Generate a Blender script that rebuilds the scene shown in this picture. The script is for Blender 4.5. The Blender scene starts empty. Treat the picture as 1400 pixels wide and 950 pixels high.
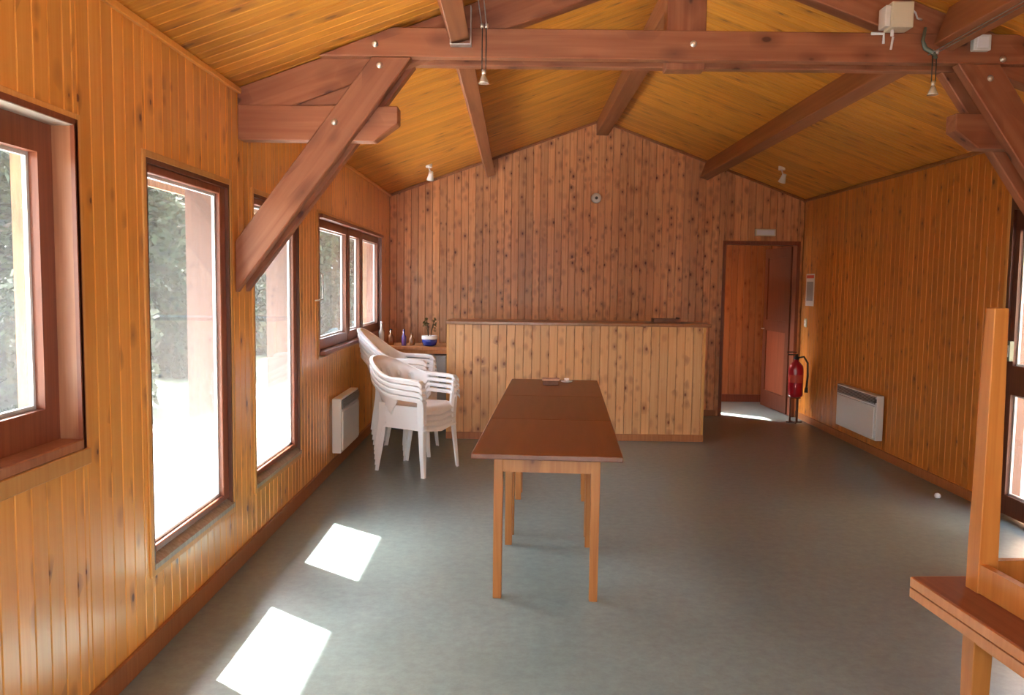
import bpy, bmesh, math, random
from mathutils import Vector, Matrix
random.seed(7)
SC = bpy.context.scene
COL = SC.collection
PI = math.pi

# ------------------------------------------------------------------ camera
F_PX = 1121.0
def make_camera():
    Y = Vector((4.6, -89.2, F_PX)).normalized()           # room depth axis seen from the camera (x right, y down, z forward)
    r = 0.013
    z = -(math.sin(r) * Y.x - math.cos(r) * Y.y) / Y.z
    U = Vector((math.sin(r), -math.cos(r), z)).normalized()
    X = Y.cross(U)
    R = Matrix((X, Y, U))
    right, up, back = R @ Vector((1, 0, 0)), R @ Vector((0, -1, 0)), R @ Vector((0, 0, -1))
    cd = bpy.data.cameras.new('camera')
    cd.sensor_width = 36; cd.sensor_fit = 'HORIZONTAL'; cd.lens = F_PX / 1400 * 36
    cd.clip_start = 0.05; cd.clip_end = 200
    c = bpy.data.objects.new('camera', cd); COL.objects.link(c)
    m = Matrix((right, up, back)).transposed().to_4x4(); m.translation = Vector((0, 0, 1.58))
    c.matrix_world = m
    SC.camera = c
make_camera()

# ------------------------------------------------------------------ sky, sun, exposure
SUN_DIR = Vector((1.0, -0.79, -1.2486)).normalized()      # the way the light travels
W = bpy.data.worlds.new('world'); SC.world = W; W.use_nodes = True
nt = W.node_tree; nt.nodes.clear()
sky = nt.nodes.new('ShaderNodeTexSky'); sky.sky_type = 'NISHITA'; sky.sun_disc = False
sky.sun_elevation = math.radians(44.4)
sky.sun_rotation = math.atan2(-SUN_DIR.x, -SUN_DIR.y)
sky.air_density = 1.0; sky.dust_density = 2.0
bg = nt.nodes.new('ShaderNodeBackground'); bg.inputs['Strength'].default_value = 0.85
wo = nt.nodes.new('ShaderNodeOutputWorld')
hz = nt.nodes.new('ShaderNodeHueSaturation'); hz.inputs['Saturation'].default_value = 0.45      # a hazy, whitish summer sky
nt.links.new(sky.outputs[0], hz.inputs['Color']); nt.links.new(hz.outputs[0], bg.inputs[0]); nt.links.new(bg.outputs[0], wo.inputs[0])
sd = bpy.data.lights.new('sun', 'SUN'); sd.energy = 12.0; sd.angle = math.radians(0.6); sd.color = (1.0, 0.95, 0.88)
so = bpy.data.objects.new('sun', sd); COL.objects.link(so)
so.rotation_euler = SUN_DIR.to_track_quat('-Z', 'Y').to_euler(); so.location = (-8, 6, 12)
fd = bpy.data.lights.new('camera_flash', 'POINT'); fd.energy = 12; fd.shadow_soft_size = 0.03   # the photographer's flash beside the lens
fo = bpy.data.objects.new('camera_flash', fd); COL.objects.link(fo); fo.location = (0.06, 0.0, 1.66)
def portal(name, loc, sx, sy, normal):                     # sky portals in the window openings: they guide sampling, they emit nothing
    d = bpy.data.lights.new(name, 'AREA'); d.shape = 'RECTANGLE'; d.size = sx; d.size_y = sy
    d.cycles.is_portal = True
    o = bpy.data.objects.new(name, d); COL.objects.link(o); o.location = loc
    o.rotation_euler = Vector(normal).to_track_quat('-Z', 'Z').to_euler()
SC.view_settings.view_transform = 'Standard'; SC.view_settings.look = 'None'
SC.view_settings.exposure = 2.45; SC.view_settings.gamma = 1.0; SC.view_settings.use_curve_mapping = False
SC.cycles.max_bounces = 14; SC.cycles.diffuse_bounces = 8; SC.cycles.glossy_bounces = 5; SC.cycles.transparent_max_bounces = 12
SC.cycles.sample_clamp_indirect = 20; SC.cycles.use_denoising = True
SC.cycles.caustics_reflective = False; SC.cycles.caustics_refractive = False

# ------------------------------------------------------------------ room measures
XL, XR, YB, YF = -1.50, 3.415, 9.82, -2.0
ZE, RX, RZ = 2.60, 0.985, 3.50
def ceil_z(x):
    return ZE + (RZ - ZE) * ((x - XL) / (RX - XL) if x <= RX else (XR - x) / (XR - RX))
PITCH = 0.085

# ------------------------------------------------------------------ materials
def mat_base(name):
    m = bpy.data.materials.new(name); m.use_nodes = True
    n = m.node_tree; n.nodes.clear()
    out = n.nodes.new('ShaderNodeOutputMaterial'); b = n.nodes.new('ShaderNodeBsdfPrincipled')
    n.links.new(b.outputs[0], out.inputs[0])
    return m, n, b, out
def ramp(n, stops):
    r = n.nodes.new('ShaderNodeValToRGB')
    e = r.color_ramp.elements
    while len(e) < len(stops): e.new(0.5)
    for i, (p, c) in enumerate(stops):
        e[i].position = p; e[i].color = (c[0], c[1], c[2], 1) if len(c) == 3 else c
    return r
def mathn(n, op, a, b=None, clamp=False):
    m = n.nodes.new('ShaderNodeMath'); m.operation = op; m.use_clamp = clamp
    for i, v in enumerate((a, b)):
        if v is None: continue
        if isinstance(v, (int, float)): m.inputs[i].default_value = v
        else: n.links.new(v, m.inputs[i])
    return m.outputs[0]
def mixc(n, fac, a, b, mode='MIX'):
    m = n.nodes.new('ShaderNodeMix'); m.data_type = 'RGBA'; m.blend_type = mode
    for sock, v in ((m.inputs[0], fac), (m.inputs[6], a), (m.inputs[7], b)):
        if isinstance(v, (int, float)): sock.default_value = v
        elif isinstance(v, tuple): sock.default_value = (*v, 1)
        else: n.links.new(v, sock)
    return m.outputs[2]
def wood(name, light, mid, dark_knot, rough=0.4, knots=0.8, knot_scale=(14, 1.0, 9), grain=(55, 55, 1.6), vary=0.22, coat=0.0, bump=0.15):
    """boards: the grain runs along the object's own Z; every board shifts the pattern by its own random number"""
    m, n, b, out = mat_base(name)
    tc = n.nodes.new('ShaderNodeTexCoord'); oi = n.nodes.new('ShaderNodeObjectInfo')
    off = n.nodes.new('ShaderNodeVectorMath'); off.operation = 'MULTIPLY_ADD'
    cx = n.nodes.new('ShaderNodeCombineXYZ')
    for i in range(3): n.links.new(oi.outputs['Random'], cx.inputs[i])
    n.links.new(cx.outputs[0], off.inputs[0]); off.inputs[1].default_value = (37.0, 11.0, 91.0); n.links.new(tc.outputs['Object'], off.inputs[2])
    def scaled(v):
        s = n.nodes.new('ShaderNodeVectorMath'); s.operation = 'MULTIPLY'; n.links.new(off.outputs[0], s.inputs[0]); s.inputs[1].default_value = v
        return s.outputs[0]
    g = n.nodes.new('ShaderNodeTexNoise'); g.inputs['Scale'].default_value = 1; g.inputs['Detail'].default_value = 4; g.inputs['Distortion'].default_value = 0.6
    n.links.new(scaled(grain), g.inputs['Vector'])
    gr = ramp(n, [(0.3, mid), (0.68, light)]); n.links.new(g.outputs[0], gr.inputs[0])
    big = n.nodes.new('ShaderNodeTexNoise'); big.inputs['Scale'].default_value = 1; n.links.new(scaled((7, 7, 1.1)), big.inputs['Vector'])
    col = mixc(n, mathn(n, 'MULTIPLY', big.outputs[0], 0.45), gr.outputs[0], tuple(x * 0.8 for x in mid))
    hsv = n.nodes.new('ShaderNodeHueSaturation'); n.links.new(col, hsv.inputs['Color'])
    n.links.new(mathn(n, 'ADD', mathn(n, 'MULTIPLY', oi.outputs['Random'], vary * 2), 1 - vary), hsv.inputs['Value'])
    col = hsv.outputs[0]
    v = n.nodes.new('ShaderNodeTexVoronoi'); v.inputs['Scale'].default_value = 1; v.inputs['Randomness'].default_value = 0.9
    n.links.new(scaled(knot_scale), v.inputs['Vector'])
    sep = n.nodes.new('ShaderNodeSeparateColor'); n.links.new(v.outputs['Color'], sep.inputs[0])
    keep = mathn(n, 'GREATER_THAN', sep.outputs[0], 1 - knots)
    size = mathn(n, 'ADD', mathn(n, 'MULTIPLY', sep.outputs[1], 0.17), 0.09)
    rel = mathn(n, 'DIVIDE', v.outputs['Distance'], size)
    kr = ramp(n, [(0.5, (1, 1, 1)), (1.0, (0, 0, 0))]); n.links.new(rel, kr.inputs[0])
    halo = ramp(n, [(0.0, (0.65, 0.65, 0.65)), (0.6, (0, 0, 0))]); n.links.new(mathn(n, 'MULTIPLY', rel, 0.22), halo.inputs[0])
    kf = mathn(n, 'MULTIPLY', mathn(n, 'MAXIMUM', kr.outputs[0], halo.outputs[0]), keep)
    col = mixc(n, kf, col, dark_knot)
    n.links.new(col, b.inputs['Base Color'])
    b.inputs['Roughness'].default_value = rough
    b.inputs['Coat Weight'].default_value = coat; b.inputs['Coat Roughness'].default_value = 0.25
    bp = n.nodes.new('ShaderNodeBump'); bp.inputs['Strength'].default_value = bump; bp.inputs['Distance'].default_value = 0.002
    n.links.new(g.outputs[0], bp.inputs['Height']); n.links.new(bp.outputs[0], b.inputs['Normal'])
    return m
def plain(name, col, rough=0.5, metal=0.0, noise=0.0, scale=8.0, coat=0.0, stretch=(1, 1, 1)):
    m, n, b, out = mat_base(name)
    b.inputs['Roughness'].default_value = rough; b.inputs['Metallic'].default_value = metal; b.inputs['Coat Weight'].default_value = coat
    if noise:
        tc = n.nodes.new('ShaderNodeTexCoord'); mp = n.nodes.new('ShaderNodeMapping'); mp.inputs['Scale'].default_value = stretch
        n.links.new(tc.outputs['Object'], mp.inputs[0])
        t = n.nodes.new('ShaderNodeTexNoise'); t.inputs['Scale'].default_value = scale; t.inputs['Detail'].default_value = 5
        n.links.new(mp.outputs[0], t.inputs['Vector'])
        r = ramp(n, [(0.3, tuple(c * (1 - noise) for c in col)), (0.7, tuple(min(1, c * (1 + noise)) for c in col))])
        n.links.new(t.outputs[0], r.inputs[0]); n.links.new(r.outputs[0], b.inputs['Base Color'])
    else:
        b.inputs['Base Color'].default_value = (*col, 1)
    return m
def glass_mat():
    m = bpy.data.materials.new('window_glass'); m.use_nodes = True; n = m.node_tree; n.nodes.clear()
    out = n.nodes.new('ShaderNodeOutputMaterial'); mx = n.nodes.new('ShaderNodeMixShader')
    tr = n.nodes.new('ShaderNodeBsdfTransparent'); gl = n.nodes.new('ShaderNodeBsdfGlossy'); gl.inputs['Roughness'].default_value = 0.02
    tr.inputs[0].default_value = (0.93, 0.95, 0.94, 1)
    lw = n.nodes.new('ShaderNodeLayerWeight'); lw.inputs['Blend'].default_value = 0.5
    fres = mathn(n, 'ADD', mathn(n, 'MULTIPLY', mathn(n, 'POWER', lw.outputs['Facing'], 5.0), 0.6), 0.035)
    # a thin film of dust that scatters a little of the light
    df = n.nodes.new('ShaderNodeBsdfTranslucent'); df.inputs[0].default_value = (0.9, 0.9, 0.88, 1)
    m2 = n.nodes.new('ShaderNodeMixShader'); m2.inputs[0].default_value = 0.035
    n.links.new(tr.outputs[0], m2.inputs[1]); n.links.new(df.outputs[0], m2.inputs[2])
    n.links.new(fres, mx.inputs[0]); n.links.new(m2.outputs[0], mx.inputs[1]); n.links.new(gl.outputs[0], mx.inputs[2])
    n.links.new(mx.outputs[0], out.inputs[0])
    return m
def floor_mat():
    m, n, b, out = mat_base('grey_linoleum')
    tc = n.nodes.new('ShaderNodeTexCoord')
    t = n.nodes.new('ShaderNodeTexNoise'); t.inputs['Scale'].default_value = 1.3; t.inputs['Detail'].default_value = 6; t.inputs['Roughness'].default_value = 0.6
    n.links.new(tc.outputs['Object'], t.inputs['Vector'])
    r = ramp(n, [(0.3, (0.165, 0.215, 0.21)), (0.7, (0.235, 0.295, 0.285))]); n.links.new(t.outputs[0], r.inputs[0])
    t2 = n.nodes.new('ShaderNodeTexNoise'); t2.inputs['Scale'].default_value = 18; t2.inputs['Detail'].default_value = 8; t2.inputs['Roughness'].default_value = 0.75
    n.links.new(tc.outputs['Object'], t2.inputs['Vector'])
    r2 = ramp(n, [(0.35, (0.8, 0.8, 0.8)), (0.65, (1.1, 1.1, 1.1))]); n.links.new(t2.outputs[0], r2.inputs[0])
    n.links.new(mixc(n, 1.0, r.outputs[0], r2.outputs[0], 'MULTIPLY'), b.inputs['Base Color'])
    b.inputs['Specular IOR Level'].default_value = 0.8
    rr = ramp(n, [(0.3, (0.30, 0.30, 0.30)), (0.7, (0.42, 0.42, 0.42))]); n.links.new(t.outputs[0], rr.inputs[0]); n.links.new(rr.outputs[0], b.inputs['Roughness'])
    return m
def leaf_mat(name, c1, c2):
    m, n, b, out = mat_base(name)
    g = n.nodes.new('ShaderNodeNewGeometry'); r = ramp(n, [(0.0, c1), (1.0, c2)])
    n.links.new(g.outputs['Random Per Island'], r.inputs[0]); n.links.new(r.outputs[0], b.inputs['Base Color'])
    b.inputs['Roughness'].default_value = 0.7; b.inputs['Specular IOR Level'].default_value = 0.12
    return m

M = {}
KN = (0.14, 0.035, 0.012)
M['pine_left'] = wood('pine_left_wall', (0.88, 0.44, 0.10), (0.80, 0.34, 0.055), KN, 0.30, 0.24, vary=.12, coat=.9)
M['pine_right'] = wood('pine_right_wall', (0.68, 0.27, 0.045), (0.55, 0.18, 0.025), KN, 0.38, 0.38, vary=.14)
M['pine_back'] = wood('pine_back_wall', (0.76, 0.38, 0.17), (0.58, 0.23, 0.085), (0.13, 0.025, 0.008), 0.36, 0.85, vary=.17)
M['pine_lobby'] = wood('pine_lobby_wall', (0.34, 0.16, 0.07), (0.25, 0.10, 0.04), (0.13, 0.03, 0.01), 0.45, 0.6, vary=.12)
M['pine_counter'] = wood('pine_counter', (0.80, 0.47, 0.22), (0.70, 0.35, 0.14), (0.2, 0.06, 0.02), 0.38, 0.5, vary=.1)
M['pine_ceiling'] = wood('pine_ceiling', (0.80, 0.375, 0.055), (0.64, 0.235, 0.022), (0.24, 0.08, 0.02), 0.42, 0.42, (11, 1, 5), vary=0.12)
M['pine_trim'] = wood('pine_trim', (0.72, 0.40, 0.13), (0.62, 0.30, 0.08), KN, 0.38, 0.05)
M['skirting'] = wood('skirting_wood', (0.42, 0.17, 0.06), (0.32, 0.11, 0.035), KN, 0.4, 0.05)
M['beam'] = wood('beam_wood', (0.42, 0.165, 0.08), (0.28, 0.09, 0.04), (0.08, 0.018, 0.01), 0.45, 0.75, (9, 9, 5), (26, 26, 1.2), 0.12)
M['purlin'] = wood('purlin_wood', (0.38, 0.145, 0.06), (0.26, 0.085, 0.032), (0.10, 0.025, 0.012), 0.5, 0.12, (6, 6, 2), (26, 26, 1.0), 0.1)
M['frame'] = wood('window_frame_wood', (0.28, 0.085, 0.04), (0.19, 0.05, 0.022), (0.1, 0.02, 0.01), 0.35, 0.03, vary=0.08)
M['frame_dark'] = wood('door_frame_wood', (0.16, 0.05, 0.025), (0.10, 0.03, 0.015), (0.05, 0.01, 0.01), 0.4, 0.03, vary=0.08)
M['reveal'] = wood('reveal_wood', (0.42, 0.18, 0.09), (0.32, 0.12, 0.055), (0.1, 0.02, 0.01), 0.35, 0.03, vary=0.05)
M['sill_grey'] = wood('weathered_sill', (0.50, 0.45, 0.38), (0.30, 0.25, 0.19), (0.1, 0.05, 0.03), 0.4, 0.05, vary=0.05)
M['tabletop'] = wood('tabletop_wood', (0.19, 0.058, 0.019), (0.14, 0.038, 0.011), (0.08, 0.02, 0.01), 0.36, 0.0, grain=(18, 18, 1.4), vary=0.1, coat=0.15)
M['tabletop_red'] = wood('tabletop_underside', (0.28, 0.09, 0.045), (0.20, 0.055, 0.025), (0.08, 0.02, 0.01), 0.42, 0.03, vary=0.08)
M['table_edge'] = wood('tabletop_edge', (0.54, 0.24, 0.09), (0.44, 0.17, 0.055), KN, 0.42, 0.0, vary=0.05)
M['table_leg'] = wood('table_leg_wood', (0.50, 0.20, 0.045), (0.38, 0.125, 0.022), KN, 0.38, 0.08, (10, 10, 4), (40, 40, 2), 0.08)
M['counter_top'] = wood('counter_top_wood', (0.40, 0.18, 0.08), (0.32, 0.13, 0.05), KN, 0.3, 0.03, coat=0.3)
M['glass'] = glass_mat()
M['floor'] = floor_mat()
M['white_plastic'] = plain('white_plastic', (0.86, 0.85, 0.86), 0.35)
M['cream_plastic'] = plain('cream_plastic', (0.72, 0.66, 0.50), 0.45)
M['white_enamel'] = plain('white_enamel', (0.74, 0.73, 0.70), 0.35)
M['grille'] = plain('dark_grille', (0.10, 0.095, 0.09), 0.5)
M['black'] = plain('black_rubber', (0.02, 0.02, 0.02), 0.5)
M['red'] = plain('red_enamel', (0.42, 0.008, 0.02), 0.3, coat=0.4)
M['steel'] = plain('galvanised_steel', (0.62, 0.62, 0.60), 0.35, 0.9, 0.15, 30)
M['bolt'] = plain('bolt_zinc', (0.85, 0.80, 0.72), 0.28, 0.85)
M['green_metal'] = plain('green_grey_metal', (0.16, 0.2, 0.16), 0.4, 0.5)
M['concrete'] = plain('pale_concrete', (0.74, 0.72, 0.68), 0.9, 0, 0.1, 3)
M['grass'] = plain('rough_grass', (0.03, 0.045, 0.02), 0.95, 0, 0.4, 4)
M['outer_boards'] = plain('outer_boards', (0.30, 0.15, 0.07), 0.7, 0, 0.3, 6, stretch=(8, 8, 1))
M['roofing'] = plain('roofing_sheet', (0.12, 0.11, 0.10), 0.8, 0, 0.2, 5)
M['peach'] = plain('peach_render', (0.50, 0.31, 0.18), 0.85, 0, 0.06, 4)
M['groove'] = plain('groove_shadow_board', (0.20, 0.075, 0.025), 0.8)
M['paper'] = plain('white_paper', (0.78, 0.76, 0.74), 0.7)
M['red_print'] = plain('red_print', (0.6, 0.08, 0.05), 0.6)
M['grey_print'] = plain('grey_print', (0.35, 0.35, 0.36), 0.6)
M['blue'] = plain('blue_glaze', (0.02, 0.035, 0.30), 0.2, coat=0.5)
M['white_glaze'] = plain('white_glaze', (0.8, 0.8, 0.85), 0.25)
M['twig'] = plain('dry_twig', (0.12, 0.07, 0.03), 0.8)
M['dry_leaf'] = leaf_mat('dry_leaf', (0.10, 0.09, 0.03), (0.35, 0.22, 0.1))
M['bottle_violet'] = plain('violet_glass', (0.12, 0.06, 0.25), 0.15, coat=0.5)
M['bottle_pale'] = plain('pale_glass', (0.55, 0.48, 0.42), 0.15, coat=0.5)
M['bottle_amber'] = plain('amber_glass', (0.35, 0.14, 0.05), 0.15, coat=0.5)
M['grey_cabinet'] = plain('blue_grey_laminate', (0.34, 0.36, 0.38), 0.45)
M['pink_wood'] = plain('pinkish_wood', (0.62, 0.33, 0.22), 0.5, 0, 0.15, 20)
M['dark_wood_item'] = plain('dark_tray_wood', (0.18, 0.06, 0.025), 0.5, 0, 0.2, 20)
M['bulb_glass'] = plain('bulb_reflector', (0.9, 0.86, 0.78), 0.12, 0.6)
M['bark'] = plain('tree_bark', (0.10, 0.075, 0.05), 0.9, 0, 0.4, 12, stretch=(1, 1, .2))
M['leaf_dark'] = leaf_mat('dark_leaves', (0.007, 0.013, 0.007), (0.035, 0.05, 0.025))
M['leaf_mid'] = leaf_mat('mid_green_leaves', (0.010, 0.018, 0.009), (0.05, 0.07, 0.032))

# ------------------------------------------------------------------ helpers
def tag(o, label=None, cat=None, group=None, kind=None):
    if label: o['label'] = label
    if cat: o['category'] = cat
    if group: o['group'] = group
    if kind: o['kind'] = kind
    return o
def empty(name, loc=(0, 0, 0), rz=0.0, parent=None):
    o = bpy.data.objects.new(name, None); COL.objects.link(o)
    o.location = loc; o.rotation_euler = (0, 0, rz); o.empty_display_size = 0.05
    if parent: o.parent = parent
    return o
def children(o): return [c for c in o.children]
def copy_tree(o, parent=None):
    c = o.copy(); COL.objects.link(c)
    if parent: c.parent = parent
    for ch in children(o): copy_tree(ch, c)
    return c
class MB:
    def __init__(s): s.bm = bmesh.new()
    def box(s, x0, x1, y0, y1, z0, z1, mi=0):
        vs = [s.bm.verts.new(p) for p in ((x0,y0,z0),(x1,y0,z0),(x1,y1,z0),(x0,y1,z0),(x0,y0,z1),(x1,y0,z1),(x1,y1,z1),(x0,y1,z1))]
        for f in ((0,3,2,1),(4,5,6,7),(0,1,5,4),(1,2,6,5),(2,3,7,6),(3,0,4,7)):
            s.bm.faces.new([vs[i] for i in f]).material_index = mi
        return s
    def prism(s, pts, lo, hi, axis='y', mi=0):
        """2-D outline pts extruded along an axis: axis y -> pts are (x,z); axis x -> (y,z); axis z -> (x,y)"""
        def P(p, h): return {'y': (p[0], h, p[1]), 'x': (h, p[0], p[1]), 'z': (p[0], p[1], h)}[axis]
        a = [s.bm.verts.new(P(p, lo)) for p in pts]; b = [s.bm.verts.new(P(p, hi)) for p in pts]
        s.bm.faces.new(a).material_index = mi; s.bm.faces.new(list(reversed(b))).material_index = mi
        k = len(pts)
        for i in range(k): s.bm.faces.new((a[i], b[i], b[(i+1) % k], a[(i+1) % k])).material_index = mi
        return s
    def loft(s, rings, cap=True, mi=0, smooth=False, closed=True):
        R = [[s.bm.verts.new(p) for p in r] for r in rings]; k = len(R[0])
        for i in range(len(R) - 1):
            for j in range(k if closed else k - 1):
                f = s.bm.faces.new((R[i][j], R[i][(j+1) % k], R[i+1][(j+1) % k], R[i+1][j])); f.material_index = mi; f.smooth = smooth
        if cap and closed:
            s.bm.faces.new(list(reversed(R[0]))).material_index = mi; s.bm.faces.new(R[-1]).material_index = mi
        return s
    def tube(s, pts, r, k=8, mi=0):
        pts = [Vector(p) for p in pts]; rings = []
        for i, p in enumerate(pts):
            d = (pts[min(i+1, len(pts)-1)] - pts[max(i-1, 0)]).normalized()
            a = d.orthogonal().normalized() if i == 0 else (a - d * a.dot(d)).normalized()
            b = d.cross(a); rr = r[i] if isinstance(r, (list, tuple)) else r
            rings.append([p + (a * math.cos(t * 2 * PI / k) + b * math.sin(t * 2 * PI / k)) * rr for t in range(k)])
        return s.loft(rings, True, mi, True)
    def lathe(s, prof, cx=0, cy=0, k=20, mi=0):
        rings = [[(cx + r * math.cos(2*PI*t/k), cy + r * math.sin(2*PI*t/k), z) for t in range(k)] for r, z in prof]
        return s.loft(rings, True, mi, True)
    def bevel(s, w=0.003, seg=1):
        bmesh.ops.bevel(s.bm, geom=list(s.bm.edges), offset=w, segments=seg, affect='EDGES', profile=0.6)
        return s
    def mesh(s, name, mats):
        bmesh.ops.recalc_face_normals(s.bm, faces=s.bm.faces)
        me = bpy.data.meshes.new(name); s.bm.to_mesh(me); s.bm.free()
        for m in (mats if isinstance(mats, (list, tuple)) else [mats]): me.materials.append(m)
        return me
    def build(s, name, mats, parent=None, loc=None, rot=None):
        o = bpy.data.objects.new(name, s.mesh(name, mats)); COL.objects.link(o)
        if parent: o.parent = parent
        if loc: o.location = loc
        if rot: o.rotation_euler = rot
        return o
def link(name, me, parent=None, loc=(0, 0, 0), rot=(0, 0, 0)):
    o = bpy.data.objects.new(name, me); COL.objects.link(o); o.location = loc; o.rotation_euler = rot
    if parent: o.parent = parent
    return o
def bar(name, p, q, w, d, m, parent=None, bev=0.004, side=None):
    """a straight timber from p to q whose own Z runs along it; w across 'side', d across the third axis"""
    p, q = Vector(p), Vector(q); z = (q - p).normalized(); L = (q - p).length
    sx = Vector(side) if side else Vector((0, 1, 0)); x = (sx - z * sx.dot(z)).normalized(); y = z.cross(x)
    b = MB().box(-w/2, w/2, -d/2, d/2, 0, L)
    if bev: b.bevel(bev)
    o = b.build(name, m, parent)
    mt = Matrix((x, y, z)).transposed().to_4x4(); mt.translation = p
    o.matrix_local = mt
    return o

# ------------------------------------------------------------------ boards on walls and ceiling
_plank_cache = {}
def plank_mesh(w, zl, zr, mat, t=0.014, c=0.0032):
    key = (round(w, 4), round(zl, 3), round(zr, 3), mat.name)
    if key in _plank_cache: return _plank_cache[key]
    h = w / 2 - 0.0014
    prof = [(-h, 0), (-h, -t + c), (-h + c, -t), (h - c, -t), (h, -t + c), (h, 0)]
    bm = bmesh.new()
    a = [bm.verts.new((x, y, 0)) for x, y in prof]
    b = [bm.verts.new((x, y, zl + (zr - zl) * (x + h) / (2 * h))) for x, y in prof]
    bm.faces.new(a); bm.faces.new(list(reversed(b)))
    for i in range(6): bm.faces.new((a[i], b[i], b[(i+1) % 6], a[(i+1) % 6]))
    bmesh.ops.recalc_face_normals(bm, faces=bm.faces)
    me = bpy.data.meshes.new('plank'); bm.to_mesh(me); bm.free(); me.materials.append(mat)
    _plank_cache[key] = me
    return me
def plank_run(parent, u0, u1, top, holes, place, mat, base=0.0, pitch=PITCH, flip=False):
    """vertical boards from u0 to u1; top(u) gives the height; holes = (u0,u1,z0,z1); place(u,z) -> (loc, rot)"""
    u = u0
    while u < u1 - 0.01:
        a, b = u, min(u + pitch, u1)
        cuts = [a, b]
        for h in holes:
            for e in h[:2]:
                if a + 0.008 < e < b - 0.008: cuts.append(e)
        cuts.sort()
        for s, e in zip(cuts, cuts[1:]):
            mid = (s + e) / 2; segs = [(base, None)]
            hs = sorted([h for h in holes if h[0] < mid < h[1]], key=lambda h: h[2])
            z = base; segs = []
            for h in hs:
                if h[2] > z + 0.01: segs.append((z, h[2]))
                z = h[3]
            segs.append((z, None))
            for z0, z1 in segs:
                sl, sr = (e, s) if flip else (s, e)
                l = (top(sl) if z1 is None else z1) - z0; r = (top(sr) if z1 is None else z1) - z0
                loc, rot = place(mid, z0)
                link('plank', plank_mesh(e - s, l, r, mat), parent, loc, rot)
        u += pitch
def panel_cells(mb, umin, umax, zmin, zmax, holes, put):
    us = sorted({umin, umax, *[e for h in holes for e in h[:2]]}); 
    for a, b in zip(us, us[1:]):
        hs = sorted([h for h in holes if h[0] < (a + b) / 2 < h[1]], key=lambda h: h[2]); z = zmin
        for h in hs:
            if h[2] > z + 1e-4: put(mb, a, b, z, h[2])
            z = h[3]
        if z < zmax - 1e-4: put(mb, a, b, z, zmax)

# openings (y0, y1, z0, z1)
W1 = (0.70, 2.815, 0.985, 2.10)
W2 = (3.34, 4.315, 0.36, 2.065)
W3 = (4.70, 5.695, 0.36, 2.065)
W4 = (6.24, 9.17, 1.00, 2.08)
D2 = (4.62, 5.72, 0.0, 2.22)
LEFT_HOLES = [W1, W2, W3, W4]; RIGHT_HOLES = [D2]
D1 = (2.475, 3.37, 0.0, 2.09)       # doorway in the back wall: x0, x1

# floor
fl = MB().box(-1.66, 3.60, YF - .15, YB, -0.12, 0.0).build('floor', M['floor']); tag(fl, kind='structure')
fv = MB().box(1.45, 3.60, YB, 11.25, -0.12, 0.0).build('floor', M['floor']); tag(fv, kind='structure')

# left wall
mb = MB(); panel_cells(mb, YF, YB + .12, 0, ZE + .02, LEFT_HOLES, lambda m, a, b, z0, z1: (m.box(XL - .03, XL - .014, a, b, z0, z1, 0), m.box(XL - .22, XL - .03, a, b, z0, z1, 1)))
wl = mb.build('wall_left', [M['groove'], M['outer_boards']]); tag(wl, kind='structure')
plank_run(wl, YF, YB, lambda u: ZE, LEFT_HOLES, lambda u, z: ((XL - .014, u, z), (0, 0, PI/2)), M['pine_left'])
# right wall
mb = MB(); panel_cells(mb, YF, YB + .12, 0, ZE + .02, RIGHT_HOLES, lambda m, a, b, z0, z1: (m.box(XR + .014, XR + .03, a, b, z0, z1, 0), m.box(XR + .03, XR + .16, a, b, z0, z1, 1)))
wr = mb.build('wall_right', [M['groove'], M['outer_boards']]); tag(wr, kind='structure')
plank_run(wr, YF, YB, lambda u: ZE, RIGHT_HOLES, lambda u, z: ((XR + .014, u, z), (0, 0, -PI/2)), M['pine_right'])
# back wall with gable and doorway
mb = MB()
def gable(mb, y0, y1, hole, mi=0):
    xs = [XL - .16, RX, XR + .16]
    if hole: xs += [hole[0], hole[1]]
    xs.sort()
    for a, b in zip(xs, xs[1:]):
        z0 = hole[3] if hole and hole[0] < (a+b)/2 < hole[1] else 0
        mb.prism([(a, z0), (b, z0), (b, ceil_z(b) + .03), (a, ceil_z(a) + .03)], y0, y1, 'y', mi)
gable(mb, YB + .014, YB + .03, D1, 0); gable(mb, YB + .03, YB + .13, D1, 1)
wb = mb.build('wall_back', [M['groove'], M['pine_right']]); tag(wb, kind='structure')
def back_top(u): return ceil_z(u) - 0.002
plank_run(wb, XL, XR, back_top, [D1], lambda u, z: ((u, YB + .014, z), (0, 0, 0)), M['pine_back'])
# unseen front wall behind the camera, glazed opening added to light the near room
LIGHT_OPENINGS = [(-1.15, 0.65, 0.0, 2.1)]
mb = MB()
xs = sorted([XL - .16, RX, XR + .16, LIGHT_OPENINGS[0][0], LIGHT_OPENINGS[0][1]])
for a, b in zip(xs, xs[1:]):
    z0 = 2.1 if any(h[0] < (a+b)/2 < h[1] for h in LIGHT_OPENINGS) else 0
    mb.prism([(a, z0), (b, z0), (b, ceil_z(b) + .03), (a, ceil_z(a) + .03)], YF - .13, YF, 'y')
wf = mb.build('wall_front', M['pine_right']); tag(wf, kind='structure')

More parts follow.
